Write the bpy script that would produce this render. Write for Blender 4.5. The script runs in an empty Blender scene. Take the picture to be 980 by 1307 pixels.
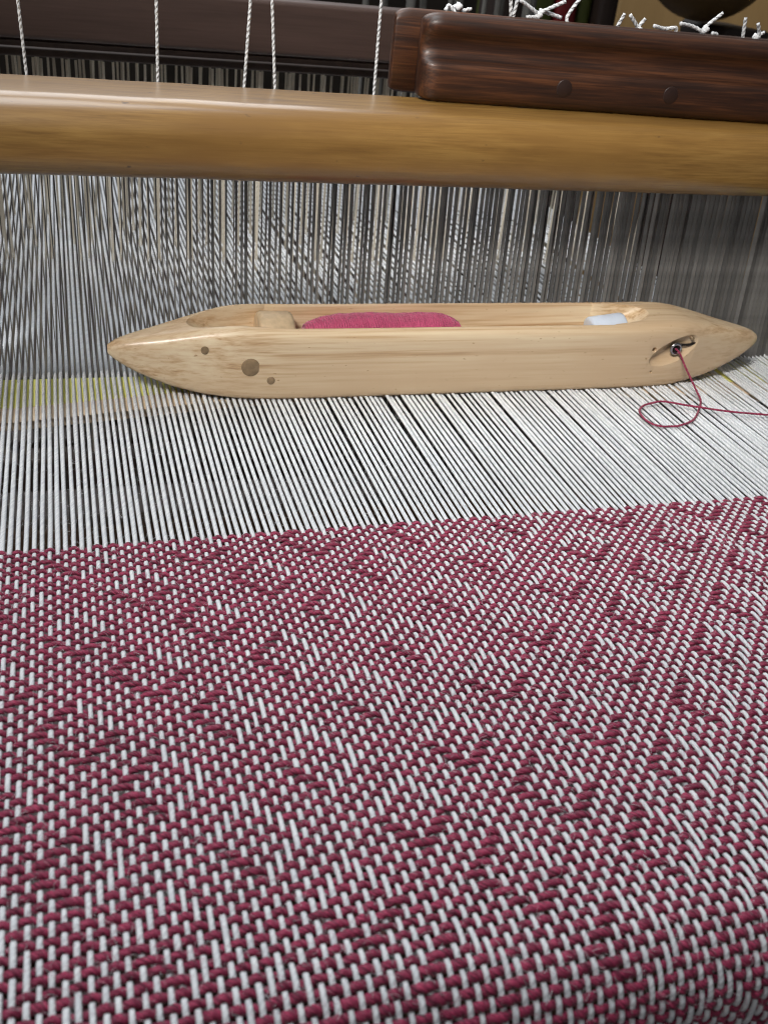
import bpy, bmesh, math, random
import numpy as np
from mathutils import Vector, Matrix

random.seed(7)
rng = np.random.default_rng(11)
S = bpy.context.scene
COL = S.collection
rad = math.radians

# ------------------------------------------------------------------ camera
cd = bpy.data.cameras.new("camera")
cam = bpy.data.objects.new("camera", cd)
COL.objects.link(cam)
CR = Matrix(((0.9560135, 0.0661065, -0.2857764),
             (-0.2772709, 0.5215450, -0.8069149),
             (0.0957029, 0.8506590, 0.5169335)))
CP = Vector((-0.0792089, -0.2222759, 0.1472649))
cam.matrix_world = Matrix.Translation(CP) @ CR.to_4x4()
cd.sensor_fit = 'VERTICAL'
cd.sensor_height = 36.0
cd.lens = 36.0 * 1252.385 / 1307.0
cd.clip_start = 0.01
cd.clip_end = 50
cd.dof.use_dof = True
cd.dof.focus_distance = 0.29
cd.dof.aperture_fstop = 30.0
S.camera = cam

# ------------------------------------------------------------------ world and lamps
w = bpy.data.worlds.new("World")
S.world = w
w.use_nodes = True
bg = w.node_tree.nodes["Background"]
bg.inputs[0].default_value = (0.93, 0.95, 1.0, 1)
bg.inputs[1].default_value = 0.11


def area(name, loc, target, sx, sy, power, col, spread=180):
    l = bpy.data.lights.new(name, 'AREA')
    l.shape = 'RECTANGLE'
    l.size, l.size_y = sx, sy
    l.energy = power
    l.color = col
    l.spread = rad(spread)
    o = bpy.data.objects.new(name, l)
    COL.objects.link(o)
    o.location = loc
    o.rotation_euler = (Vector(target) - Vector(loc)).to_track_quat('-Z', 'Y').to_euler()
    return o


area("ceiling_lamp", (-0.25, 0.30, 1.35), (0.02, 0.03, 0), 0.80, 0.45, 9.0, (0.95, 0.98, 1.0))
area("front_fill", (-0.45, -0.45, 0.75), (0.07, 0.14, 0.06), 0.25, 0.25, 0.32, (1.0, 0.96, 0.91), 24)  # added fill: narrow beam lights shuttle and rail, leaves near cloth dim
area("far_window_lamp", (-0.3, 2.2, 1.75), (0.0, 0.1, 0.1), 2.0, 1.3, 29.0, (0.96, 0.98, 1.0))
area("panel_fill", (0.95, 0.62, 1.3), (1.0, 1.25, 0.15), 0.3, 0.3, 0.85, (1.0, 0.92, 0.78), 70)  # added fill light that only brightens the tan panel

vs = S.view_settings
S.display_settings.display_device = 'sRGB'
vs.view_transform = 'Standard'
vs.look = 'None'
vs.exposure = 0.0
vs.gamma = 1.0
vs.use_curve_mapping = False
S.render.engine = 'CYCLES'
S.cycles.filter_width = 1.0
S.cycles.use_denoising = True
S.cycles.denoising_input_passes = 'RGB_ALBEDO_NORMAL'
S.cycles.caustics_reflective = False
S.cycles.caustics_refractive = False
S.cycles.sample_clamp_indirect = 3.0

# ------------------------------------------------------------------ helpers


def link(name, me, mat=None, parent=None):
    o = bpy.data.objects.new(name, me)
    COL.objects.link(o)
    if mat is not None and me is not None:
        me.materials.clear()
        me.materials.append(mat)
    if parent is not None:
        o.parent = parent
    return o


def tag(o, label=None, cat=None, group=None, kind=None):
    if label: o['label'] = label
    if cat: o['category'] = cat
    if group: o['group'] = group
    if kind: o['kind'] = kind
    return o


def thing(name, label, cat, loc=(0, 0, 0), group=None):
    o = bpy.data.objects.new(name, None)
    o.empty_display_size = 0.02
    COL.objects.link(o)
    o.location = loc
    return tag(o, label, cat, group)


def grid_mesh(name, V, closed_u=True, caps=False, uv=None):
    """V: (N, S, 3) rings of verts; UVs in uv (N, S+1, 2)."""
    N, Sg = V.shape[:2]
    me = bpy.data.meshes.new(name)
    verts = V.reshape(-1, 3)
    a = np.arange(N - 1)[:, None] * Sg
    ns = Sg if closed_u else Sg - 1
    k = np.arange(ns)[None, :]
    k2 = (k + 1) % Sg
    F = np.stack([a + k, a + k2, a + Sg + k2, a + Sg + k], -1).reshape(-1, 4)
    loops = F.reshape(-1)
    starts = np.arange(len(F)) * 4
    tot = np.full(len(F), 4)
    if caps:
        c0 = np.arange(Sg)[::-1]
        c1 = (N - 1) * Sg + np.arange(Sg)
        starts = np.concatenate([starts, [len(loops), len(loops) + Sg]])
        loops = np.concatenate([loops, c0, c1])
        tot = np.concatenate([tot, [Sg, Sg]])
    me.vertices.add(len(verts))
    me.vertices.foreach_set("co", verts.astype(np.float32).ravel())
    me.loops.add(len(loops))
    me.loops.foreach_set("vertex_index", loops.astype(np.int32))
    me.polygons.add(len(starts))
    me.polygons.foreach_set("loop_start", starts.astype(np.int32))
    me.polygons.foreach_set("loop_total", tot.astype(np.int32))
    me.polygons.foreach_set("use_smooth", np.ones(len(starts), bool))
    if uv is not None:
        l = me.uv_layers.new(name="UVMap")
        ii = np.repeat(np.arange(N - 1), ns)
        kk = np.tile(np.arange(ns), N - 1)
        U = np.stack([uv[ii, kk], uv[ii, kk + 1], uv[ii + 1, kk + 1], uv[ii + 1, kk]], 1).reshape(-1, 2)
        if caps:
            U = np.concatenate([U, np.zeros((2 * Sg, 2))])
        l.data.foreach_set("uv", U.astype(np.float32).ravel())
    me.update(calc_edges=True)
    me.validate()
    return me


def frames(P, up):
    T = np.gradient(P, axis=0)
    T /= np.linalg.norm(T, axis=1, keepdims=True) + 1e-12
    B = np.cross(T, up)
    B /= np.linalg.norm(B, axis=1, keepdims=True) + 1e-9
    Nn = np.cross(B, T)
    return T, B, Nn


def tube_mesh(name, P, ra, rb=None, sides=8, up=(0, 0, 1), ply=0, amp=0.0, lay=0.003, phase=0.0, caps=True):
    """Tube along P; ra across, rb along 'up'; optional twisted plies."""
    P = np.asarray(P, float)
    if rb is None: rb = ra
    ra = np.broadcast_to(ra, (len(P),)); rb = np.broadcast_to(rb, (len(P),))
    T, B, Nn = frames(P, np.asarray(up, float))
    d = np.concatenate([[0], np.cumsum(np.linalg.norm(np.diff(P, axis=0), axis=1))])
    th = np.arange(sides) / sides * 2 * math.pi
    m = np.ones((len(P), sides))
    if ply:
        m = 1 + amp * np.cos(ply * (th[None, :] - d[:, None] / lay * 2 * math.pi - phase))
    V = (P[:, None, :] + B[:, None, :] * (np.cos(th)[None, :] * m * ra[:, None])[..., None]
         + Nn[:, None, :] * (np.sin(th)[None, :] * m * rb[:, None])[..., None])
    uv = np.zeros((len(P), sides + 1, 2))
    uv[..., 0] = d[:, None] * 1000.0
    uv[..., 1] = np.arange(sides + 1)[None, :] / sides
    return grid_mesh(name, V, True, caps, uv)


def plied_mesh(name, P, ra, rb, lay, phase, up):
    """Soft plied yarn: a ridged section that turns slowly along the path."""
    P = np.asarray(P, float)
    T, B, Nn = frames(P, up)
    d = np.concatenate([[0], np.cumsum(np.linalg.norm(np.diff(P, axis=0), axis=1))])
    th = np.arange(16) / 16 * 2 * math.pi
    rr_ = np.where(np.arange(16) % 2 == 0, 1.0, .62)
    a = th[None, :] - d[:, None] / lay * 2 * math.pi + phase
    V = (P[:, None, :] + B[:, None, :] * (np.cos(a) * rr_ * ra[:, None])[..., None]
         + Nn[:, None, :] * (np.sin(a) * rr_ * rb[:, None])[..., None])
    uv = np.zeros((len(P), 17, 2))
    uv[..., 0] = d[:, None] * 1000.0
    uv[..., 1] = np.arange(17)[None, :] / 16
    return grid_mesh(name, V, True, True, uv)


def smooth_path(pts, n=8):
    """Catmull-Rom through pts."""
    p = np.asarray(pts, float)
    p = np.concatenate([[2 * p[0] - p[1]], p, [2 * p[-1] - p[-2]]])
    out = []
    for i in range(1, len(p) - 2):
        t = np.linspace(0, 1, n, endpoint=False)[:, None]
        a, b, c, d = p[i - 1], p[i], p[i + 1], p[i + 2]
        out.append(.5 * ((2 * b) + (-a + c) * t + (2 * a - 5 * b + 4 * c - d) * t ** 2 + (-a + 3 * b - 3 * c + d) * t ** 3))
    out.append(p[-2][None])
    return np.concatenate(out)


def box_mesh(name, x0, x1, y0, y1, z0, z1, bev=0.0, seg=2):
    bm = bmesh.new()
    bmesh.ops.create_cube(bm, size=1)
    for v in bm.verts:
        v.co = ((x0 + x1) / 2 + v.co.x * (x1 - x0), (y0 + y1) / 2 + v.co.y * (y1 - y0), (z0 + z1) / 2 + v.co.z * (z1 - z0))
    if bev:
        bmesh.ops.bevel(bm, geom=bm.edges[:], offset=bev, segments=seg, profile=.5, affect='EDGES')
        for f in bm.faces: f.smooth = True
    me = bpy.data.meshes.new(name)
    bm.to_mesh(me); bm.free()
    return me


def cyl_mesh(name, p0, p1, r0, r1=None, n=20, bev=0):
    r1 = r0 if r1 is None else r1
    p0 = np.asarray(p0, float); p1 = np.asarray(p1, float)
    up = (0, 0, 1) if abs(p1[2] - p0[2]) < .9 * np.linalg.norm(p1 - p0) else (1, 0, 0)
    if bev:
        d = (p1 - p0); L = np.linalg.norm(d); d /= L
        P = np.array([p0, p0 + d * bev * .3, p0 + d * bev, p1 - d * bev, p1 - d * bev * .3, p1])
        R = np.array([r0 - bev, r0 - bev * .3, r0, r1, r1 - bev * .3, r1 - bev])
    else:
        P = np.array([p0, p1]); R = np.array([r0, r1])
    me = tube_mesh(name, P, R, sides=n, up=up)
    if not bev:
        me.polygons.foreach_set("use_smooth", [len(f.vertices) == 4 for f in me.polygons])
    return me


# ------------------------------------------------------------------ materials
class NT:
    def __init__(s, name):
        s.m = bpy.data.materials.new(name)
        s.m.use_nodes = True
        s.t = s.m.node_tree
        s.b = s.t.nodes["Principled BSDF"]

    def n(s, typ, **kw):
        o = s.t.nodes.new(typ)
        for k, v in kw.items():
            if k.startswith('i_'):
                key = k[2:]
                key = int(key) if key.isdigit() else key.replace('_', ' ')
                o.inputs[key].default_value = v
            else:
                setattr(o, k, v)
        return o

    def l(s, a, b): s.t.links.new(a, b)

    def ramp(s, fac, stops):
        r = s.n("ShaderNodeValToRGB")
        e = r.color_ramp.elements
        while len(e) < len(stops): e.new(.5)
        for q, (p, c) in zip(e, stops):
            q.position = p; q.color = (*c, 1)
        s.l(fac, r.inputs[0])
        return r.outputs[0]

    def coords(s, kind="Object", scale=(1, 1, 1), loc=(0, 0, 0)):
        tc = s.n("ShaderNodeTexCoord")
        mp = s.n("ShaderNodeMapping")
        mp.inputs["Scale"].default_value = scale
        mp.inputs["Location"].default_value = loc
        s.l(tc.outputs[kind], mp.inputs[0])
        return mp.outputs[0]

    def noise(s, vec, scale, detail=4, rough=.55, dist=0.0):
        q = s.n("ShaderNodeTexNoise", i_Scale=scale, i_Detail=detail, i_Roughness=rough, i_Distortion=dist)
        s.l(vec, q.inputs["Vector"])
        return q.outputs[0]

    def mix(s, fac, a, b, mode='MIX'):
        q = s.n("ShaderNodeMix", data_type='RGBA', blend_type=mode)
        for sock, v in ((q.inputs[0], fac), (q.inputs[6], a), (q.inputs[7], b)):
            if hasattr(v, 'links') or hasattr(v, 'is_linked'): s.l(v, sock)
            else: sock.default_value = v if not isinstance(v, tuple) else (*v, 1)
        return q.outputs[2]

    def bump(s, h, strength=.3, dist=.0003):
        q = s.n("ShaderNodeBump", i_Strength=strength, i_Distance=dist)
        s.l(h, q.inputs["Height"])
        s.l(q.outputs[0], s.b.inputs["Normal"])

    def set(s, **kw):
        for k, v in kw.items():
            k = k.replace('_', ' ')
            if hasattr(v, 'is_linked'): s.l(v, s.b.inputs[k])
            else: s.b.inputs[k].default_value = (*v, 1) if isinstance(v, tuple) and len(v) == 3 else v
        return s


def yarn_material(name, c_dark, c_light, twist=(1.9, 3.0), bump=.5, sheen=.25, fib=1.0, spread=.15, streak=8.0, slant=1.3, rough=.72):
    """Spun yarn: UV u runs along in mm, v round the yarn."""
    k = NT(name)
    tc = k.n("ShaderNodeTexCoord")
    sep = k.n("ShaderNodeSeparateXYZ")
    k.l(tc.outputs["UV"], sep.inputs[0])
    a = k.n("ShaderNodeMath", operation='MULTIPLY', i_1=twist[0]); k.l(sep.outputs[0], a.inputs[0])
    b = k.n("ShaderNodeMath", operation='MULTIPLY', i_1=twist[1]); k.l(sep.outputs[1], b.inputs[0])
    sm = k.n("ShaderNodeMath", operation='ADD'); k.l(a.outputs[0], sm.inputs[0]); k.l(b.outputs[0], sm.inputs[1])
    # object-space fibre noise
    co = k.coords("Object", (1, 1, 1))
    n1 = k.noise(co, 2600, 3, .6)
    n2 = k.noise(co, 320, 2, .5)
    n3 = k.noise(co, 60, 2, .5)
    w2 = k.n("ShaderNodeMath", operation='MULTIPLY_ADD', i_1=.35, i_2=0); k.l(n1, w2.inputs[0])
    ad = k.n("ShaderNodeMath", operation='ADD'); k.l(sm.outputs[0], ad.inputs[0]); k.l(w2.outputs[0], ad.inputs[1])
    sn = k.n("ShaderNodeMath", operation='MULTIPLY', i_1=2 * math.pi); k.l(ad.outputs[0], sn.inputs[0])
    si = k.n("ShaderNodeMath", operation='SINE'); k.l(sn.outputs[0], si.inputs[0])
    h = k.n("ShaderNodeMath", operation='MULTIPLY_ADD', i_1=.5, i_2=.5); k.l(si.outputs[0], h.inputs[0])
    hh = k.n("ShaderNodeMath", operation='MULTIPLY_ADD', i_1=.6 * fib); k.l(n1, hh.inputs[0]); k.l(h.outputs[0], hh.inputs[2])
    mixf = k.n("ShaderNodeMath", operation='MULTIPLY_ADD', i_1=.75, i_2=0); k.l(n2, mixf.inputs[0])
    mf = k.n("ShaderNodeMath", operation='MULTIPLY_ADD', i_1=.25); k.l(n1, mf.inputs[0]); k.l(mixf.outputs[0], mf.inputs[2])
    ux = k.n("ShaderNodeMath", operation='MULTIPLY', i_1=.16); k.l(sep.outputs[0], ux.inputs[0])
    uy = k.n("ShaderNodeMath", operation='MULTIPLY', i_1=streak); k.l(sep.outputs[1], uy.inputs[0])
    uw = k.n("ShaderNodeMath", operation='MULTIPLY_ADD', i_1=slant); k.l(sep.outputs[0], uw.inputs[0]); k.l(uy.outputs[0], uw.inputs[2])
    oi0 = k.n("ShaderNodeObjectInfo")
    uz = k.n("ShaderNodeMath", operation='MULTIPLY', i_1=57.0); k.l(oi0.outputs["Random"], uz.inputs[0])
    cv = k.n("ShaderNodeCombineXYZ")
    k.l(ux.outputs[0], cv.inputs[0]); k.l(uw.outputs[0], cv.inputs[1]); k.l(uz.outputs[0], cv.inputs[2])
    ns = k.noise(cv.outputs[0], 1.0, 2, .5)
    ms = k.n("ShaderNodeMath", operation='MULTIPLY_ADD', i_1=.8); k.l(ns, ms.inputs[0])
    mq = k.n("ShaderNodeMath", operation='MULTIPLY', i_1=.2); k.l(mf.outputs[0], mq.inputs[0]); k.l(mq.outputs[0], ms.inputs[2])
    base = k.ramp(ms.outputs[0], [(.36, c_dark), (.62, c_light)])
    h2 = k.n("ShaderNodeMath", operation='MULTIPLY_ADD', i_1=1.6); k.l(ns, h2.inputs[0]); k.l(hh.outputs[0], h2.inputs[2])
    oi = k.n("ShaderNodeObjectInfo")
    var = k.n("ShaderNodeMath", operation='MULTIPLY_ADD', i_1=spread, i_2=1 - spread / 2); k.l(oi.outputs["Random"], var.inputs[0])
    var2 = k.n("ShaderNodeMath", operation='MULTIPLY_ADD', i_1=spread); k.l(n3, var2.inputs[0]); k.l(var.outputs[0], var2.inputs[2])
    hs = k.n("ShaderNodeHueSaturation"); k.l(base, hs.inputs["Color"]); k.l(var2.outputs[0], hs.inputs["Value"])
    k.set(Base_Color=hs.outputs[0], Roughness=rough, Sheen_Weight=sheen, Sheen_Roughness=.4)
    k.b.inputs["Specular IOR Level"].default_value = .3
    k.bump(h2.outputs[0], bump, .00028)
    return k.m


def wood_material(name, stops, along='X', scale=30, stretch=.08, rough=.4, coat=.0, coat_rough=.15, bump=.15, blotch=None,
                  blotch_scale=25, spots=None, fine=1.0):
    k = NT(name)
    st = {'X': (stretch, 1, 1), 'Y': (1, stretch, 1), 'Z': (1, 1, stretch)}[along]
    co = k.coords("Object", st)
    warp = k.noise(k.coords("Object", tuple(v * .6 + .1 for v in st)), scale * .35, 2, .5)
    mul = k.n("ShaderNodeVectorMath", operation='SCALE'); mul.inputs["Scale"].default_value = .015
    cmb = k.n("ShaderNodeCombineXYZ"); k.l(warp, cmb.inputs[1]); k.l(warp, cmb.inputs[2]); k.l(cmb.outputs[0], mul.inputs[0])
    add = k.n("ShaderNodeVectorMath", operation='ADD'); k.l(co, add.inputs[0]); k.l(mul.outputs[0], add.inputs[1])
    v = add.outputs[0]
    n1 = k.noise(v, scale * 4, 5, .6)
    st2 = tuple(q * .35 if q < 1 else q for q in st)
    n2 = k.noise(k.coords("Object", st2), scale * 45 * fine, 3, .6)
    f = k.n("ShaderNodeMath", operation='MULTIPLY_ADD', i_1=.42); k.l(n2, f.inputs[0])
    g = k.n("ShaderNodeMath", operation='MULTIPLY', i_1=.62); k.l(n1, g.inputs[0]); k.l(g.outputs[0], f.inputs[2])
    col = k.ramp(f.outputs[0], stops)
    if blotch:
        nb = k.noise(k.coords("Object", tuple(math.sqrt(q) for q in st)), blotch_scale, 4, .6)
        mask = k.ramp(nb, [(.42, (0, 0, 0)), (.65, (1, 1, 1))])
        col = k.mix(mask, col, blotch)
    if spots:
        ns = k.noise(k.coords("Object", tuple(q ** .35 for q in st)), spots[1], 2, .5)
        mask = k.ramp(ns, [(spots[2], (0, 0, 0)), (spots[2] + .06, (1, 1, 1))])
        col = k.mix(mask, col, spots[0])
    k.set(Base_Color=col, Roughness=rough)
    if coat:
        k.set(Coat_Weight=coat, Coat_Roughness=coat_rough)
    k.bump(f.outputs[0], bump, .0004)
    return k.m


def plain_material(name, col, rough=.5, metal=0.0, var=.0, scale=200, bump=0.0, spec=.5):
    k = NT(name)
    if var or bump:
        n = k.noise(k.coords("Object"), scale, 4, .6)
        c2 = tuple(max(0, q * (1 - var)) for q in col); c3 = tuple(min(1, q * (1 + var)) for q in col)
        k.set(Base_Color=k.ramp(n, [(.3, c2), (.7, c3)]))
        if bump: k.bump(n, bump, .0003)
    else:
        k.set(Base_Color=col)
    k.set(Roughness=rough, Metallic=metal)
    k.b.inputs["Specular IOR Level"].default_value = spec
    return k.m


M = dict(
    warp=yarn_material("white_cotton", (.68, .71, .75), (.88, .90, .92), twist=(.9, 2.0), bump=.22, sheen=.12, spread=.06),
    weft=yarn_material("crimson_cotton", (.105, .007, .028), (.44, .052, .122), twist=(.5, 9.0), bump=.6, sheen=.2, fib=.7, spread=.22, streak=9.0, slant=1.5, rough=.55),
    pink=yarn_material("pink_cotton", (.36, .045, .115), (.56, .095, .20), twist=(1.1, 3.0), bump=.5, sheen=.3, spread=.12),
    tail=yarn_material("crimson_thread", (.22, .018, .055), (.36, .045, .10), twist=(1.1, 2.0), bump=.5, sheen=.2, spread=.1),
    cord=yarn_material("white_cord", (.66, .68, .70), (.85, .86, .87), twist=(.55, 2.0), bump=.9, sheen=.1, spread=.1),
    heddle=yarn_material("heddle_cord", (.50, .455, .37), (.72, .67, .57), twist=(.6, 2.0), bump=.5, sheen=.0, spread=.35),
    maple=wood_material("varnished_beater_wood", [(.34, (.145, .070, .013)), (.48, (.235, .122, .025)), (.64, (.33, .187, .046))],
                        scale=95, stretch=.10, rough=.45, fine=.35, coat=.7, coat_rough=.22, bump=.22, blotch=(.21, .105, .021), blotch_scale=24,
                        spots=((.10, .05, .014), 420, .72)),
    birch=wood_material("pale_shuttle_wood", [(.37, (.38, .215, .10)), (.45, (.58, .39, .215)), (.53, (.73, .56, .36)), (.64, (.80, .66, .45))],
                        scale=62, stretch=.045, rough=.42, fine=.33, coat=.35, coat_rough=.2, bump=.06, blotch=(.66, .48, .30), blotch_scale=30, spots=((.46, .29, .15), 1100, .71)),
    birch_cut=plain_material("end_grain_wood", (.58, .44, .28), .45, var=.18, scale=260, bump=.1),
    birch_scoop=plain_material("waxed_scoop_wood", (.62, .52, .40), .3, var=.12, scale=180),
    rosewood=wood_material("dark_red_wood", [(.36, (.013, .0042, .0018)), (.5, (.040, .0130, .0046)), (.66, (.110, .038, .0130))],
                           scale=60, stretch=.08, rough=.5, fine=.5, coat=.12, coat_rough=.22, bump=.35),
    beam=wood_material("brown_frame_wood", [(.3, (.050, .028, .022)), (.7, (.085, .050, .040))], scale=30, stretch=.1, rough=.55, bump=.1),
    race=wood_material("yellow_lath", [(.3, (.92, .88, .20)), (.7, (.96, .93, .30))], scale=20, stretch=.1, rough=.5),
    peach=wood_material("peach_lath", [(.3, (.80, .60, .40)), (.7, (.88, .70, .50))], scale=20, stretch=.1, rough=.5),
    darkbar=plain_material("dark_rod", (.05, .03, .023), .6, var=.2),
    steel=plain_material("reed_steel", (.19, .183, .172), .45, metal=.35, var=.2, scale=150),
    eyemetal=plain_material("eye_metal", (.45, .44, .46), .25, metal=1.0),
    plug=plain_material("brown_plug", (.25, .172, .095), .5, var=.25, scale=500, bump=.1),
    hole_shade=plain_material("painted_hole_shade", (.012, .008, .006), .9),  # near-black colour stands in for shade inside eye and slot
    darkplug=plain_material("dark_plug", (.026, .012, .009), .45, var=.2),
    pin=plain_material("steel_pin", (.6, .55, .5), .25, metal=1.0),
    pale=plain_material("pale_plastic", (.66, .74, .86), .4, var=.05),
    under=wood_material("breast_beam_wood", [(.3, (.06, .03, .02)), (.7, (.12, .07, .04))], scale=20, rough=.6),
    floor=wood_material("dark_floor", [(.3, (.060, .046, .043)), (.7, (.105, .082, .076))], scale=4, stretch=.2, rough=.6),
    wall=plain_material("room_wall", (.09, .075, .06), .8, var=.25, scale=6),
)

nt = M['steel'].node_tree
oi = nt.nodes.new("ShaderNodeObjectInfo")
hs = nt.nodes.new("ShaderNodeHueSaturation")
mr = nt.nodes.new("ShaderNodeMapRange")
mr.inputs[3].default_value = .75; mr.inputs[4].default_value = 1.6
src = nt.nodes["Principled BSDF"].inputs["Base Color"].links[0].from_socket
nt.links.new(oi.outputs["Random"], mr.inputs[0]); nt.links.new(mr.outputs[0], hs.inputs["Value"])
nt.links.new(src, hs.inputs["Color"]); nt.links.new(hs.outputs[0], nt.nodes["Principled BSDF"].inputs["Base Color"])

# ------------------------------------------------------------------ setting
o = link("floor", box_mesh("floor", -4, 4, -2, 4.6, -0.74, -0.70), M['floor']); tag(o, kind='structure')
o = link("back_wall", box_mesh("back_wall", -4, 4, 4.5, 4.55, -0.70, 2.2), M['wall']); tag(o, kind='structure')

# ------------------------------------------------------------------ the cloth
PITCH = 0.00195
X0 = -0.1190
I_MIN, I_MAX = 0, 170
NP = 88
REED_Y = 0.1105
BEND_Y, BEND_R = -0.1300, 0.0140

picks = [0.0]
for j in range(1, NP):
    t = min(1, j / 62)
    picks.append(picks[-1] - (0.00186 + 0.00042 * t))
picks = np.array(picks) + rng.normal(0, .00007, NP)

A_W, A_F = 0.00028, 0.00046

U_CUTS = np.cumsum((9, 7, 8, 7) * 26) - 200
V_CUTS = np.cumsum((8, 8) * 48) - 300


def over(i, j):
    """Plain weave whose phase flips inside scattered diamonds: two-thread floats step along their edges."""
    m = int(np.searchsorted(U_CUTS, i + j, side='right'))
    n = int(np.searchsorted(V_CUTS, i - j, side='right'))
    return (i + j + (m % 2 == 0 and n % 2 == 1)) % 2 == 0


def bend(P):
    """Lead the flat cloth down over the breast beam."""
    P = P.copy()
    y = P[:, 1]; z = P[:, 2]
    s = BEND_Y - y
    m = s > 0
    a = np.minimum(s / BEND_R, math.pi / 2 * .98)
    ex = np.maximum(0, s - BEND_R * math.pi / 2 * .98)
    ny = BEND_Y - (BEND_R + z) * np.sin(a) - ex * np.cos(a)
    nz = -BEND_R + (BEND_R + z) * np.cos(a) - ex * np.sin(a)
    P[:, 1] = np.where(m, ny, y); P[:, 2] = np.where(m, nz, z)
    return P


def cloth_up(P):
    """Surface normal of the bent cloth at flat points P."""
    a = np.clip((BEND_Y - P[:, 1]) / BEND_R, 0, math.pi / 2 * .98)
    return np.stack([np.zeros(len(P)), -np.sin(a), np.cos(a)], 1)


def ease(v, k):
    """values at crossings -> k samples per step with a flat-topped ease."""
    t = np.arange(k) / k
    e = t * t * (3 - 2 * t)
    e = .55 * e + .45 * t
    out = (v[:-1, None] * (1 - e) + v[1:, None] * e).ravel()
    return np.append(out, v[-1])


cloth = thing("woven_cloth", "handwoven crimson and white cloth in front of the shuttle with its white warp threads", "cloth")
idx = np.arange(I_MIN, I_MAX)
wx = X0 + idx * PITCH + rng.normal(0, .00006, len(idx))
fell_jit = rng.normal(0, .00016, len(idx))
OV = np.array([[over(i, j) for j in range(NP)] for i in idx])
SHAFT_Y = (0.240, 0.262, 0.286, 0.310)
order = [0, 1, 2, 3, 2, 1, 0, 3]
shaft_of = [order[i % 8] for i in idx]


def warp_path(x, ov, k, rise, ext, seed):
    r = np.random.default_rng(seed)
    ys = ease(picks, k)
    zs = ease(np.where(ov, A_W, -A_W), k)
    xs = x + np.interp(np.arange(len(ys)), np.arange(0, len(ys), 40), r.normal(0, .00005, len(range(0, len(ys), 40))))
    flat = np.stack([xs, ys, zs], 1)
    P = bend(flat)[::-1]
    U = cloth_up(flat)[::-1]
    n = 26
    yy = np.linspace(.0012, REED_Y, n)
    tt = yy / REED_Y
    jit = np.interp(tt, [0, .1, .6, 1], [0, r.normal(0, .00006), r.normal(0, .00008), 0])
    zz = np.interp(tt, [0, .05, 1], [P[-1, 2] * .6, 0, rise])
    P2 = np.stack([x + jit, yy, zz], 1)
    P3 = np.array([[x, .125, rise * 1.1], [x, SHAFT_Y[ext], rise * 1.6], [x, .36, 0], [x, .60, 0.004]])
    Q = np.concatenate([P, P2, P3])
    return Q, np.concatenate([U, np.tile((0, 0, 1.0), (len(Q) - len(U), 1))])


for n, i in enumerate(idx):
    k = 4 if wx[n] < .15 else 2
    rise = rng.normal(0, .0004)
    P, UP = warp_path(wx[n], OV[n], k, rise, shaft_of[n], int(i))
    m = len(P)
    rr = np.where(np.arange(m) < len(picks) * k - k, .00051, .00058) * (1 + .07 * np.interp(np.arange(m), np.linspace(0, m, 60), rng.normal(0, 1, 60)))
    me = tube_mesh("warp_thread", P, rr * 1.10, rr * .90, sides=6, up=UP)
    link("warp_thread", me, M['warp'], cloth)
# a close-set bundle: extra warps lying between their neighbours
for q, xx in enumerate((.0972, .0992, .1011)):
    ov = np.array([(j + q) % 2 == 0 for j in range(NP)])
    P, UP = warp_path(xx, ov, 4, .0002, q, 900 + q)
    link("warp_thread", tube_mesh("warp_thread", P, .00045, sides=6, up=UP), M['warp'], cloth)

KX = 5
for j in range(NP):
    xs = ease(wx, KX)
    zs = ease(np.where(OV[:, j], -A_F, A_F), KX)
    g = np.arange(len(xs))
    # floats bow up a little and the pick wanders
    ys = picks[j] + np.interp(g, np.linspace(0, len(g), 45), rng.normal(0, .00010, 45))
    # over-passing segments lean slightly with the pull of the yarn
    P = np.stack([xs, ys, zs], 1)
    keep = xs < .155 + .42 * picks[j]
    UP = cloth_up(P[keep])
    P = bend(P[keep])
    rr = .00050 * (1 + .09 * np.interp(np.arange(len(P)), np.linspace(0, len(P), 110), rng.normal(0, 1, 110)))
    me = plied_mesh("weft_yarn", P, rr * (1.78 + .10 * rng.normal()), rr * .90, .0085, rng.uniform(0, 6), UP)
    link("weft_yarn", me, M['weft'], cloth)


def fuzz(name, n, mat, x0, x1, y0, y1, zr, ln, wd, seed, zbase=None):
    r = np.random.default_rng(seed)
    p = np.stack([r.uniform(x0, x1, n), r.uniform(y0, y1, n), r.uniform(zr[0], zr[1], n)], 1)
    a = r.uniform(0, 2 * math.pi, n)
    L = r.uniform(.5, 1, n) * ln
    d = np.stack([np.cos(a), np.sin(a), r.normal(.15, .3, n)], 1) * L[:, None] * .5
    side = np.stack([-np.sin(a), np.cos(a), np.zeros(n)], 1)
    bow = side * (r.normal(0, .35, n) * L)[:, None] + np.array([0, 0, 1]) * (r.uniform(.0, .3, n) * L)[:, None]
    wv = (side + np.array([0, 0, .6])) * wd * .5
    pts = [p - d, p - d * .3 + bow * .8, p + d * .3 + bow * .8, p + d]
    V = np.concatenate([np.stack([q - wv, q + wv], 1) for q in pts], 1)      # n,8,3
    if x1 > 0:
        B = bend(V.reshape(-1, 3)).reshape(V.shape)
    F = np.array([[0, 1, 3, 2], [2, 3, 5, 4], [4, 5, 7, 6]])
    faces = (np.arange(n)[:, None, None] * 8 + F[None]).reshape(-1, 4)
    me = bpy.data.meshes.new(name)
    me.from_pydata(B.reshape(-1, 3).tolist(), [], faces.tolist())
    o = link(name, me, mat, cloth)
    o['kind'] = 'stuff'
    return o


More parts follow.
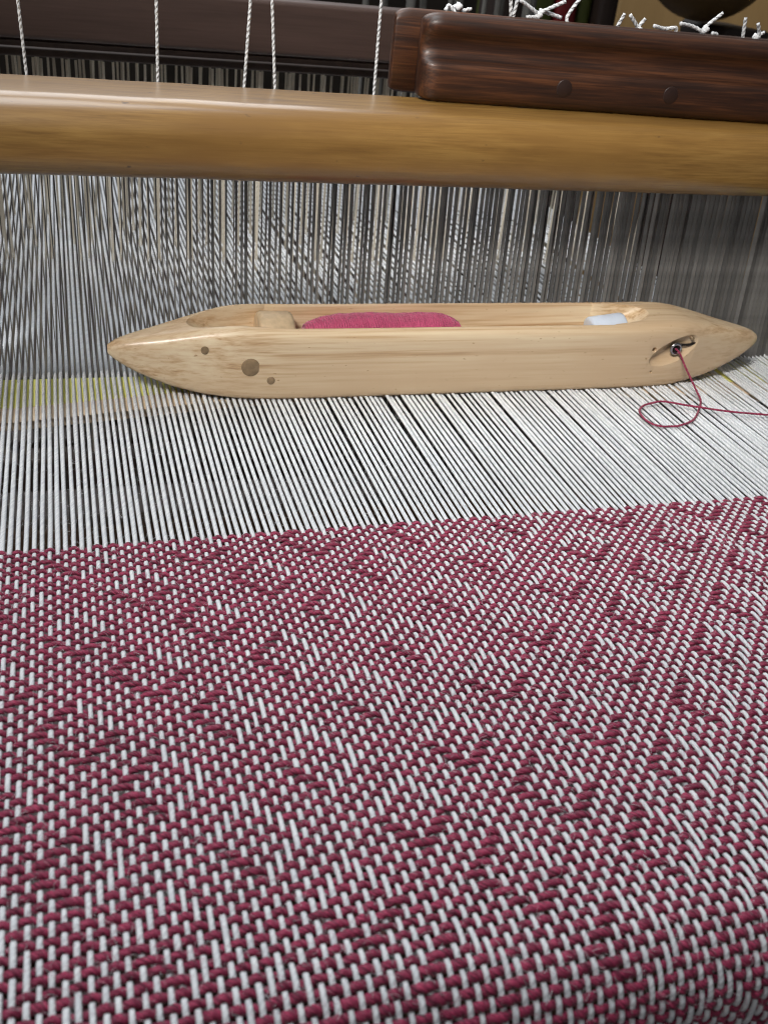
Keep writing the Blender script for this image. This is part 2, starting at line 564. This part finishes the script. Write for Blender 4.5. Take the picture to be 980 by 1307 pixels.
M['lint_w'] = plain_material("white_lint", (.8, .8, .82), .9)
M['lint_p'] = plain_material("pink_lint", (.42, .10, .17), .9)
fuzz("white_lint", 9500, M['lint_w'], -.115, .15, -.165, .0, (.0000, .0009), .0024, .000040, 3)
fuzz("pink_lint", 9500, M['lint_p'], -.115, .15, -.165, .0, (.0000, .0010), .0024, .000040, 4)
fuzz("white_lint", 5000, M['lint_w'], -.115, .19, .0, .085, (-.0004, .0006), .0024, .000036, 5)

# ------------------------------------------------------------------ breast beam under the cloth
bb = thing("breast_beam", "dark wooden breast beam rounded under the near edge of the cloth", "loom beam")
n = 24
prof = []
for q in range(n + 1):
    a = math.pi / 2 * q / n
    prof.append((BEND_Y - (BEND_R - .0016) * math.sin(a), -BEND_R + (BEND_R - .0016) * math.cos(a)))
prof += [(BEND_Y - BEND_R + .0016, -.09), (BEND_Y + .02, -.09), (BEND_Y + .02, -.0022)]
V = np.array([[(x, y, z) for (y, z) in prof] for x in (-.45, .55)])
link("beam", grid_mesh("beam", V, True, True), M['under'], bb)

# ------------------------------------------------------------------ beater: top rail and race board
beater = thing("loom_beater", "golden varnished wooden beater rail standing across the loom above the reed", "loom beater")


def rounded_profile(pts):
    """pts: (y, z, r) corners -> polyline with arcs."""
    out = []
    m = len(pts)
    for i in range(m):
        p = np.array(pts[i][:2]); r = pts[i][2]
        a = np.array(pts[i - 1][:2]) - p; b = np.array(pts[(i + 1) % m][:2]) - p
        a /= np.linalg.norm(a); b /= np.linalg.norm(b)
        if r <= 0:
            out.append(p); continue
        half = math.acos(np.clip(a @ b, -1, 1)) / 2
        t = r / math.tan(half)
        c = p + (a + b) / np.linalg.norm(a + b) * r / math.sin(half)
        s = p + a * t - c; e = p + b * t - c
        a0 = math.atan2(s[1], s[0]); a1 = math.atan2(e[1], e[0])
        da = (a1 - a0 + math.pi) % (2 * math.pi) - math.pi
        for q in range(9):
            g = a0 + da * q / 8
            out.append(c + r * np.array([math.cos(g), math.sin(g)]))
    return np.array(out)


def rail(name, prof, xs, mat, parent, wob=0.0, seed=1):
    r = np.random.default_rng(seed)
    V = np.zeros((len(xs), len(prof), 3))
    for n, x in enumerate(xs):
        V[n, :, 0] = x
        V[n, :, 1:] = prof + r.normal(0, wob, (1, 2)) if wob else prof
    return link(name, grid_mesh(name, V, True, True), mat, parent)


prof = rounded_profile([(.0880, .0718, .0080), (.0872, .0945, .0110), (.1275, .0945, .0015), (.1275, .0718, .004)])
rail("top_rail", prof, np.linspace(-.45, .55, 60), M['maple'], beater, .00012)

# lath below the warp at the foot of the reed
def poly_slab(name, pts, z0, z1, mat, parent):
    bm = bmesh.new()
    lo = [bm.verts.new((x, y, z0)) for x, y in pts]
    hi = [bm.verts.new((x, y, z1)) for x, y in pts]
    m = len(pts)
    bm.faces.new(lo[::-1]); bm.faces.new(hi)
    for i in range(m):
        bm.faces.new((lo[i], lo[(i + 1) % m], hi[(i + 1) % m], hi[i]))
    bmesh.ops.recalc_face_normals(bm, faces=bm.faces[:])
    me = bpy.data.meshes.new(name); bm.to_mesh(me); bm.free()
    return link(name, me, mat, parent)


poly_slab("race_board", [(-.45, .0868), (-.10, .0872), (-.05, .0950), (.10, .0985), (.20, .086), (.55, .06), (.55, .1095), (-.45, .1095)], -.004, -.0009, M['race'], beater)
poly_slab("front_lath", [(-.45, .0745), (-.10, .0765), (-.030, .0880), (.10, .0960), (.135, .0800), (.55, .045), (.55, .0597), (.20, .0857), (.10, .0982), (-.05, .0947), (-.10, .0869), (-.45, .0865)],
          -.0038, -.0009, M['peach'], beater)

# ------------------------------------------------------------------ reed
reed = thing("loom_reed", "steel reed of many thin upright dents standing behind the shuttle", "reed")
TILT = .086
bm = bmesh.new()
bmesh.ops.create_cube(bm, size=1)
for v in bm.verts:
    z = -.06 + (v.co.z + .5) * .138
    v.co = (v.co.x * .00032, .0015 + v.co.y * .0028 + TILT * z, z)
dent_me = bpy.data.meshes.new("dent"); bm.to_mesh(dent_me); bm.free()
dent_me.materials.append(M['steel'])
for i in idx:
    o = bpy.data.objects.new("dent", dent_me)
    COL.objects.link(o)
    o.parent = reed
    o.location = (X0 + (i + .5) * PITCH + random.gauss(0, .00006), REED_Y, 0)
    o.rotation_euler = (0, random.gauss(0, .0014), random.gauss(0, .05))
link("lower_baulk", box_mesh("lower_baulk", -.13, .24, REED_Y - .0055, REED_Y + .0045, -.075, -.0601, .002), M['under'], reed)

# ------------------------------------------------------------------ harness: four heddle frames
random.seed(3)


def make_heddle_mesh():
    """Flat pale heddle with a small eye at warp height."""
    zs = [.0850, .02, .006, .003, -.003, -.006, -.02, -.10]
    bm = bmesh.new()
    for sx in (-1, 1):
        prev = None
        for z in zs:
            off = .00048 if abs(z) < .005 else .00022
            q = [bm.verts.new((sx * off + dx, dy, z)) for dx, dy in ((-.00028, -.0002), (.00028, -.0002), (.00028, .0002), (-.00028, .0002))]
            if prev:
                for k in range(4):
                    bm.faces.new((prev[k], prev[(k + 1) % 4], q[(k + 1) % 4], q[k]))
            prev = q
    bmesh.ops.recalc_face_normals(bm, faces=bm.faces[:])
    me = bpy.data.meshes.new("heddle"); bm.to_mesh(me); bm.free()
    me.materials.append(M['heddle'])
    return me


hed_me = make_heddle_mesh()
FR_LABEL = ("brown wooden heddle frame bar nearest behind the golden beater rail",
            "second heddle frame from the beater, mostly hidden by the nearest brown bar",
            "third heddle frame from the beater, mostly hidden by the nearest brown bar",
            "farthest heddle frame from the beater, mostly hidden by the nearest brown bar")
beam_y = (.221, .257, .281, .305)
frames_ = []
for k in range(4):
    y = SHAFT_Y[k]
    fr = thing("heddle_frame", FR_LABEL[k], "heddle frame", (0, y, 0), "heddle frames behind the beater")
    b0 = beam_y[k] - y
    zt = .1138 if k == 0 else .1060
    zb = .0931 if k == 0 else .0900
    bt = .016 if k == 0 else .010
    rail("top_bar", rounded_profile([(b0, zb, .002), (b0, zt, .002), (b0 + bt, zt, .002), (b0 + bt, zb, .002)]),
         np.linspace(-.3, .45, 12), M['beam'], fr)
    rail("lower_bar", rounded_profile([(-.008, -.118, .002), (-.008, -.10, .002), (.008, -.10, .002), (.008, -.118, .002)]),
         np.linspace(-.3, .45, 4), M['beam'], fr)
    rail("heddle_rod", rounded_profile([(-.002, .0845, .001), (-.002, .0880, .001), (.002, .0880, .001), (.002, .0845, .001)]),
         np.linspace(-.3, .45, 4), M['darkbar'], fr)
    frames_.append(fr)
for n, i in enumerate(idx):
    k = shaft_of[n]
    o = bpy.data.objects.new("heddle", hed_me)
    COL.objects.link(o)
    o.parent = frames_[k]
    o.location = (wx[n] + random.gauss(0, .0008), 0, -.001)
    o.rotation_euler = (random.gauss(0, .004), random.gauss(0, .012), random.uniform(-.6, .6))

# ------------------------------------------------------------------ cords hanging behind the rail
cords = [
    ((-.0913, .15, .135), (-.0888, .15, .060), "white twisted cord slanting at the far left end of the golden rail"),
    ((-.0470, .15, .135), (-.0472, .15, .060), "white twisted cord second from the left above the golden rail"),
    ((-.0148, .15, .135), (-.0190, .15, .060), "left cord of the close pair of white cords above the rail"),
    ((-.0095, .15, .135), (-.0040, .15, .060), "right cord of the close pair of white cords above the rail"),
    ((.0303, .15, .135), (.0306, .15, .060), "white twisted cord nearest the dark wooden bar"),
]
for a, b, lab in cords:
    P = np.linspace(a, b, 90)
    me = tube_mesh("white_twine", P, .00054, sides=10, up=(0, -1, 0), ply=2, amp=.14, lay=.0050)
    tag(link("white_twine", me, M['cord']), lab, "cord", "white cords hanging behind the golden rail")
# ------------------------------------------------------------------ dark wooden bar lying on the rail
db = thing("wooden_bar", "dark red-brown wooden bar with a slotted end lying on the golden rail", "wooden bar", (.0375, .1178, .0945))
db.rotation_euler = (0, 0, rad(-4))


def board(name, prof, x0, x1, r, mat, parent, ydir=1):
    """Moulded board along x whose left end is rounded (in plan and at the top)."""
    xs = np.concatenate([x0 + r * (1 - np.cos(np.linspace(0, math.pi / 2, 12))), np.linspace(x0 + r * 1.3, x1, 40)])
    V = np.zeros((len(xs), len(prof), 3))
    yc = prof[:, 0].mean(); zc = (prof[:, 1].max() + prof[:, 1].min()) / 2
    for n, x in enumerate(xs):
        d = min(1, (x - x0) / r)
        f = math.sqrt(max(0, 1 - (1 - d) ** 2))
        sy = .45 + .55 * f; sz = .80 + .20 * f
        ref = prof[:, 0].max() if ydir > 0 else prof[:, 0].min()
        V[n, :, 0] = x
        V[n, :, 1] = ref + (prof[:, 0] - ref) * sy
        V[n, :, 2] = prof[:, 1].min() * 0 + np.where(prof[:, 1] > zc, zc + (prof[:, 1] - zc) * sz, zc + (prof[:, 1] - zc) * (.9 + .1 * f))
    return link(name, grid_mesh(name, V, True, True), mat, parent)


fp = [(.0014, .0003), (.0004, .0014), (.0, .003), (.0, .006), (.0001, .0090), (.0003, .0112), (.0008, .0122), (.0024, .0130), (.0042, .0146), (.0048, .0166),
      (.0046, .0186), (.0036, .0206), (.0024, .0220), (.0019, .0238), (.0026, .0254), (.0046, .0268), (.0072, .0272), (.0092, .0266), (.0096, .0255), (.0096, .0015), (.0085, .0004)]
bp = [(.0150, .0004), (.0140, .0014), (.0140, .0245), (.0150, .0262), (.0175, .0270), (.0210, .0266), (.0235, .0245), (.0235, .002), (.0222, .0004)]
fb = board("front_board", np.array(fp), 0, .40, .0065, M['rosewood'], db, 1)
board("back_board", np.array(bp), -.0075, .40, .0060, M['rosewood'], db, -1)
link("spacer", box_mesh("spacer", .012, .40, .0097, .0139, .003, .0225), M['rosewood'], db)
for (x, z) in ((.0514, .0074), (.0922, .0077)):
    link("plug", cyl_mesh("plug", (x, -.00015, z), (x, .002, z), .0029, n=24, bev=.0002), M['darkplug'], db)
for z in (.0191, .0076):
    link("pin", cyl_mesh("pin", (.00075, .0062, z), (.003, .0072, z), .0006, n=10, bev=.0002), M['pin'], db)

# knotted cord ends along the dark bar
knots = [
    ([[(.0494, .1215), (.0512, .1229), (.0541, .1200)], [(.0527, .1225), (.0547, .1229), (.0574, .1198)], [(.0572, .1216), (.0603, .1223)]], "short looped white cord ends at the left end of the dark bar"),
    ([[(.0727, .1290), (.0750, .1205), (.0760, .1290)]], "white cord drawn to a narrow V over the dark bar"),
    ([[(.0768, .1267), (.0852, .1223), (.0802, .1215)], [(.0949, .1275), (.0852, .1223), (.0857, .1192)], [(.0861, .1239), (.0954, .1220)]], "crossed white cord ends knotted in an X above the dark bar"),
    ([[(.1000, .1295), (.0963, .1226), (.0975, .1192)]], "white cord rising steeply right of the X shaped knot"),
    ([[(.1184, .1254), (.1168, .1205)]], "single short upright white cord end before the tan panel"),
    ([[(.1207, .1251), (.1263, .1203)], [(.1281, .1243), (.1259, .1205)]], "two short white cord ends crossing low at the tan panel's left"),
    ([[(.1313, .1222), (.1368, .1215), (.1406, .1221), (.1414, .1192)]], "white cord end bent flat along the top of the bar"),
    ([[(.1421, .1237), (.1480, .1231), (.1533, .1213)], [(.1600, .1284), (.1540, .1224), (.1538, .1190)], [(.1585, .1212), (.1613, .1209)]], "white cord knot with two long spread ends like antlers"),
    ([[(.1693, .1275), (.1710, .1200)]], "upright white cord end near the right edge of the picture"),
    ([[(.1754, .1260), (.1778, .1221), (.1766, .1190)], [(.1803, .1231), (.1767, .1212)]], "forked white cord knot at the right edge of the picture"),
]
for strands, lab in knots:
    x0 = strands[0][0][0]
    t = thing("cord_knot", lab, "cord knot", (x0, .136, .1205), "white cord ends along the dark bar")
    for n, s in enumerate(strands):
        pts = [(x - x0, .0015 * n + .001 * (q % 2), z - .1205) for q, (x, z) in enumerate(s)]
        P = smooth_path(pts, 14)
        link("strand", tube_mesh("strand", P, .00066, sides=8, up=(0, -1, 0), ply=2, amp=.10, lay=.004), M['cord'], t)
    if len(strands) > 1:
        bm = bmesh.new()
        bmesh.ops.create_icosphere(bm, subdivisions=2, radius=.0014)
        for v in bm.verts:
            v.co *= 1 + .25 * math.sin(v.co.x * 3000) * math.sin(v.co.z * 2600 + 1)
        for f in bm.faces: f.smooth = True
        me = bpy.data.meshes.new("knot"); bm.to_mesh(me); bm.free()
        k = link("knot", me, M['cord'], t)
        s = strands[1] if len(strands) > 1 else strands[0]
        k.location = (s[1][0] - x0, .001, s[1][1] - .1205)

# ------------------------------------------------------------------ boat shuttle
YC = .0964
sh = thing("boat_shuttle", "pale varnished wooden boat shuttle lying on the white warp threads", "shuttle", (0, YC, 0))


def interp(tab, s):
    t = np.array(tab)
    k = t[:, 0]
    # monotone-ish smooth interpolation
    return np.interp(s, k, t[:, 1])


XL, XR = -.0702, .1846
left_w = [(0, .0012), (.002, .0026), (.006, .0043), (.012, .0061), (.02, .0080), (.03, .0100), (.042, .0122), (.055, .0132), (.07, .0134)]
right_w = [(0, .0016), (.0015, .0030), (.006, .0046), (.012, .0060), (.02, .0077), (.03, .0096), (.042, .0122), (.055, .0132), (.07, .0134)]
zt = [(0, .0166), (.002, .0182), (.006, .0196), (.012, .0209), (.02, .0226), (.03, .0249), (.040, .0267), (.048, .0268), (.058, .0264), (.07, .0262)]
zb = [(0, .0142), (.002, .0122), (.006, .0096), (.012, .0068), (.02, .0038), (.03, .0015), (.042, .0003), (.055, .0001), (.07, .0001)]
ex = [(0, 2.0), (.004, 2.3), (.012, 3.3), (.03, 5.2), (.05, 7.0), (.07, 7.5)]


def hull():
    xs = np.unique(np.concatenate([XL + .07 * np.linspace(0, 1, 34) ** 1.6, np.linspace(XL + .07, XR - .07, 36), XR - .07 * np.linspace(0, 1, 34) ** 1.6]))
    Sg = 40
    V = np.zeros((len(xs), Sg, 3))
    th = np.linspace(0, 2 * math.pi, Sg, endpoint=False) + math.pi / Sg
    for n, x in enumerate(xs):
        s = min(x - XL, XR - x)
        wt = left_w if x - XL < XR - x else right_w
        hw = interp(wt, s); t = interp(zt, s); b = interp(zb, s); e = interp(ex, s)
        c, si = np.cos(th), np.sin(th)
        V[n, :, 0] = x
        V[n, :, 1] = hw * np.sign(c) * np.abs(c) ** (2 / e)
        eb = np.where(si > 0, e, e * 1.7)
        V[n, :, 1] = hw * np.sign(c) * np.abs(c) ** (2 / eb)
        V[n, :, 2] = (t + b) / 2 + (t - b) / 2 * np.sign(si) * np.abs(si) ** (2 / eb)
        V[n, :, 2] += np.clip(V[n, :, 2] - .012, 0, 1) * 5 * V[n, :, 1]
    for _ in range(2):
        V[1:-1, :, 1:] = .25 * V[:-2, :, 1:] + .5 * V[1:-1, :, 1:] + .25 * V[2:, :, 1:]
    return grid_mesh("body", V, True, True)


def cutter_cavity():
    # x, half width, floor height
    st = [(-.0470, .0015, .0262), (-.042, .0045, .0228), (-.036, .0066, .0195), (-.029, .0080, .0162), (-.022, .0090, .0130), (-.0165, .0094, .0110), (-.0160, .0098, .0050), (.1130, .0098, .0050),
          (.1135, .0094, .0140), (.120, .0084, .0180), (.1272, .0064, .0230), (.132, .003, .0264)]
    V = np.zeros((len(st), 12, 3))
    for n, (x, h, z) in enumerate(st):
        r = min(.003, h * .8)
        pr = [(-h, .04), (-h, z + r), (-h + .12 * r, z + .5 * r), (-h + .35 * r, z + .2 * r), (-h + r, z), (-h * .2, z), (h * .2, z), (h - r, z), (h - .35 * r, z + .2 * r), (h - .12 * r, z + .5 * r), (h, z + r), (h, .04)]
        for q, (y, zz) in enumerate(pr): V[n, q] = (x, y, zz)
    return grid_mesh("cut", V, True, True)


def cutter_recess():
    bm = bmesh.new()
    bmesh.ops.create_uvsphere(bm, u_segments=28, v_segments=16, radius=1)
    c = Vector((.1420, -.0140, .0160))
    a = math.atan2(.0078, .0208)
    R = Matrix.Rotation(-a, 3, 'Y')
    for v in bm.verts:
        v.co = c + R @ Vector((v.co.x * .0140, v.co.y * .0046, v.co.z * .0052))
    me = bpy.data.meshes.new("cut2"); bm.to_mesh(me); bm.free()
    return me


body_me = hull()
tmp = [link("tmp_body", body_me, M['birch'])]
cuts = [cutter_cavity(), cutter_recess(),
        cyl_mesh("c3", (.1303, -.02, .0163), (.1303, -.006, .0163), .0010, n=16),
        cyl_mesh("c4", (.1311, -.02, .0072), (.1311, -.006, .0072), .00055, n=12)]
for n, c in enumerate(cuts):
    bm = bmesh.new(); bm.from_mesh(c); bmesh.ops.recalc_face_normals(bm, faces=bm.faces[:]); bm.to_mesh(c); bm.free()
    o = link("tmp_cut", c, M['birch'])
    tmp.append(o)
    md = tmp[0].modifiers.new("b%d" % n, 'BOOLEAN')
    md.operation = 'DIFFERENCE'; md.solver = 'EXACT'; md.object = o
bm = bmesh.new(); bm.from_mesh(body_me); bmesh.ops.recalc_face_normals(bm, faces=bm.faces[:]); bm.to_mesh(body_me); bm.free()
dg = bpy.context.evaluated_depsgraph_get()
dg.update()
final = bpy.data.meshes.new_from_object(tmp[0].evaluated_get(dg))
for o in tmp: bpy.data.objects.remove(o)
final.name = "body"
# soften by normal, keep the rims crisp
bm = bmesh.new(); bm.from_mesh(final)
bmesh.ops.remove_doubles(bm, verts=bm.verts[:], dist=1e-6)
rim = [e for e in bm.edges if len(e.link_faces) == 2 and e.calc_face_angle(0) > rad(38)]
try:
    bmesh.ops.bevel(bm, geom=rim, offset=.0006, segments=2, profile=.5, affect='EDGES', clamp_overlap=True)
except Exception:
    pass
for f in bm.faces: f.smooth = True
for e in bm.edges:
    if len(e.link_faces) == 2 and e.calc_face_angle(0) > rad(55): e.smooth = False
bm.to_mesh(final); bm.free()
link("body", final, M['birch'], sh)
# rounded block that holds the spindle
link("spindle_block", cyl_mesh("spindle_block", (-.0195, .0012, .0158), (-.0070, .0012, .0162), .0112, .0108, n=32, bev=.0016), M['birch_cut'], sh)
for (x, z, r) in ((-.0391, .0183, .0014), (-.0240, .0128, .0032), (-.0171, .0080, .0014)):
    s = x - XL
    hw = float(interp(left_w, s))
    link("plug", cyl_mesh("plug", (x, -hw - .00020, z), (x, -hw + .003, z), r, n=28, bev=.00015), M['plug'], sh)
# metal eye and its slot
bm = bmesh.new()
R1, R2 = .0020, .00060
Vv = []
for u in range(24):
    a = 2 * math.pi * u / 24
    Vv.append([bm.verts.new((.1408 + (R1 + R2 * math.cos(b)) * math.cos(a), -.0113 + R2 * math.sin(b), .0158 + (R1 + R2 * math.cos(b)) * math.sin(a)))
               for b in np.linspace(0, 2 * math.pi, 8, endpoint=False)])
for u in range(24):
    for v in range(8):
        bm.faces.new((Vv[u][v], Vv[(u + 1) % 24][v], Vv[(u + 1) % 24][(v + 1) % 8], Vv[u][(v + 1) % 8])).smooth = True
bmesh.ops.recalc_face_normals(bm, faces=bm.faces[:])
me = bpy.data.meshes.new("thread_eye"); bm.to_mesh(me); bm.free()
eye = link("thread_eye", me, M['eyemetal'], sh)
link("eye_shade", cyl_mesh("eye_shade", (.1408, -.0108, .0158), (.1408, -.0080, .0158), .0016, n=20), M['hole_shade'], eye)  # solid disc coloured as the shade within the eye
P = smooth_path([(.1424, -.0106, .0172), (.147, -.0104, .0171), (.1500, -.0098, .0178), (.1525, -.0094, .0195)], 6)
link("slot_shade", tube_mesh("slot_shade", P, .00050, sides=8, up=(0, -1, 0)), M['hole_shade'], sh)  # dark strip drawn in place of the shaded slot
link("plug", cyl_mesh("plug", (.1470, -.0117, .0200), (.1470, -.0080, .0200), .0007, n=14), M['plug'], sh)
link("spindle_tip", cyl_mesh("spindle_tip", (.1100, .002, .0170), (.1240, .002, .0205), .0066, .0052, n=24, bev=.0012), M['pale'], sh)

# bobbin inside the shuttle
bo = thing("yarn_bobbin", "bobbin wound with bright pink yarn inside the shuttle's hollow", "bobbin", (0, YC, .0174))
turns = 66
t = np.linspace(0, 1, turns * 12)
rad_ = .0050 + .0040 * np.clip(np.minimum(t / .22, (1 - t) / .12), 0, 1) ** .6 + .00016 * np.sin(t * 19) + .00008 * np.sin(t * 61 + 1)
ang = t * turns * 2 * math.pi
xx = -.0030 + t * .0575 + .00008 * np.sin(ang * .37)
P = np.stack([xx, rad_ * np.cos(ang), rad_ * np.sin(ang)], 1)
link("yarn_winding", tube_mesh("yarn_winding", P, .00037, sides=6, up=(1, 0, 0.01)), M['pink'], bo)
Q = np.stack([np.linspace(-.0030, .0545, 60), np.zeros(60), np.zeros(60)], 1)
link("core", tube_mesh("core", Q, np.interp(np.linspace(0, 1, 60), t, rad_) - .00005, sides=24), M['pink'], bo)

# loose crimson thread from the eye
pts = [(.1408, YC - .0105, .0158), (.1420, YC - .0128, .0145), (.1445, .0800, .0090), (.1465, .0735, .0035), (.1455, .0680, .0016), (.1400, .0605, .0014), (.1335, .0535, .0013), (.1265, .0500, .0012), (.1205, .0492, .0013), (.1160, .0505, .0014),
       (.1142, .0555, .0016), (.1155, .0615, .0018), (.1194, .0652, .0020), (.1240, .0668, .0022), (.1290, .0665, .0026), (.1380, .0607, .0030), (.1505, .0563, .0026), (.1650, .0524, .0024), (.19, .046, .0022), (.24, .036, .0020)]
P = smooth_path(pts, 16)
P[:, :2] += np.stack([np.interp(np.arange(len(P)), np.linspace(0, len(P), 40), rng.normal(0, .00012, 40))] * 2, 1)
tag(link("loose_thread", tube_mesh("loose_thread", P, .00038, sides=8, up=(0, .1, 1), ply=2, amp=.2, lay=.003), M['tail']),
    "loose crimson thread looping from the shuttle's eye across the white warp", "thread")

# ------------------------------------------------------------------ room behind the loom
M['tan'] = wood_material("tan_panel", [(.3, (.40, .25, .10)), (.7, (.52, .34, .15))], along='Z', scale=8, stretch=.1, rough=.5)
M['darkwood'] = wood_material("dark_post_wood", [(.3, (.018, .010, .007)), (.7, (.04, .022, .015))], along='Z', scale=10, stretch=.1, rough=.6)
M['bowl'] = plain_material("brown_bowl", (.15, .09, .03), .4, var=.2, scale=30)
M['green'] = plain_material("green_cover", (.10, .12, .025), .5, var=.15, scale=30)
M['red'] = plain_material("red_cover", (.30, .028, .03), .45, var=.15, scale=30)
M['grey'] = plain_material("grey_yarn", (.22, .21, .19), .8, var=.2, scale=60)


def upright(name, label, cat, x0, x1, y, mat, z0=-.70, z1=.5, d=.05):
    return tag(link(name, box_mesh(name, x0, x1, y, y + d, z0, z1, .004), mat), label, cat)


upright("wooden_post", "blurred dark post between the grey yarns and the green book behind the bar", "post", .262, .286, .60, M['darkwood'])
sf = upright("wall_shelf", "dark shelf behind the loom carrying the blurred books", "shelf", .286, .365, .60, M['darkwood'], z0=.01, z1=.03, d=.2)
upright("book", "blurred olive green book left of the red book behind the cord knots", "book", .2895, .3125, .605, M['green'], z0=.0305, z1=.28, d=.12)
upright("book", "blurred red book standing behind the crossed cord knot", "book", .3140, .3320, .602, M['red'], z0=.0305, z1=.27, d=.12)
upright("book", "blurred olive green book right of the red book behind the cord knots", "book", .3340, .3470, .606, M['green'], z0=.0305, z1=.28, d=.12)
upright("wooden_post", "blurred near black post left of the tan panel", "post", .348, .3655, .595, M['darkwood'])
upright("cabinet_panel", "blurred tan wooden panel at the top right behind the loom", "panel", .722, 2.2, 1.25, M['tan'])
# round wooden vessel in front of the panel
bm = bmesh.new()
prof = [(.054 * math.sin(a), .1525 - .054 * math.cos(a)) for a in np.linspace(0, 1.75, 14)] + [(.050 * math.sin(a), .1525 - .050 * math.cos(a)) for a in np.linspace(1.75, 0, 14)]
V = np.array([[(r * math.cos(a), r * math.sin(a), z) for a in np.linspace(0, 2 * math.pi, 32, endpoint=False)] for r, z in prof])
o = link("round_bowl", grid_mesh("round_bowl", V, True, False), M['bowl']); o.location = (.418, .56, .000)
tag(o, "blurred round brown wooden bowl in front of the tan panel", "bowl")
tag(link("bowl_stand", box_mesh("bowl_stand", .428, .470, .53, .60, -.70, .0975, .003), M['darkwood']), "blurred dark block under the round brown bowl", "stand")
# pale yarns hanging beyond the harness
gx = np.linspace(.125, .258, 15)
for q, x in enumerate(gx):
    h = random.gauss(0, .003)
    P = np.linspace((x + h, .50 + (q % 3) * .012, .30), (x + random.gauss(0, .004), .50 + (q % 3) * .012, -.05), 8)
    tag(link("hanging_yarn", tube_mesh("hanging_yarn", P, .0016 + .0012 * random.random(), sides=7, up=(0, -1, 0)), M['grey']),
        "blurred grey yarn hanging behind the harness left of the dark post", "yarn", "grey yarns hanging behind the harness")
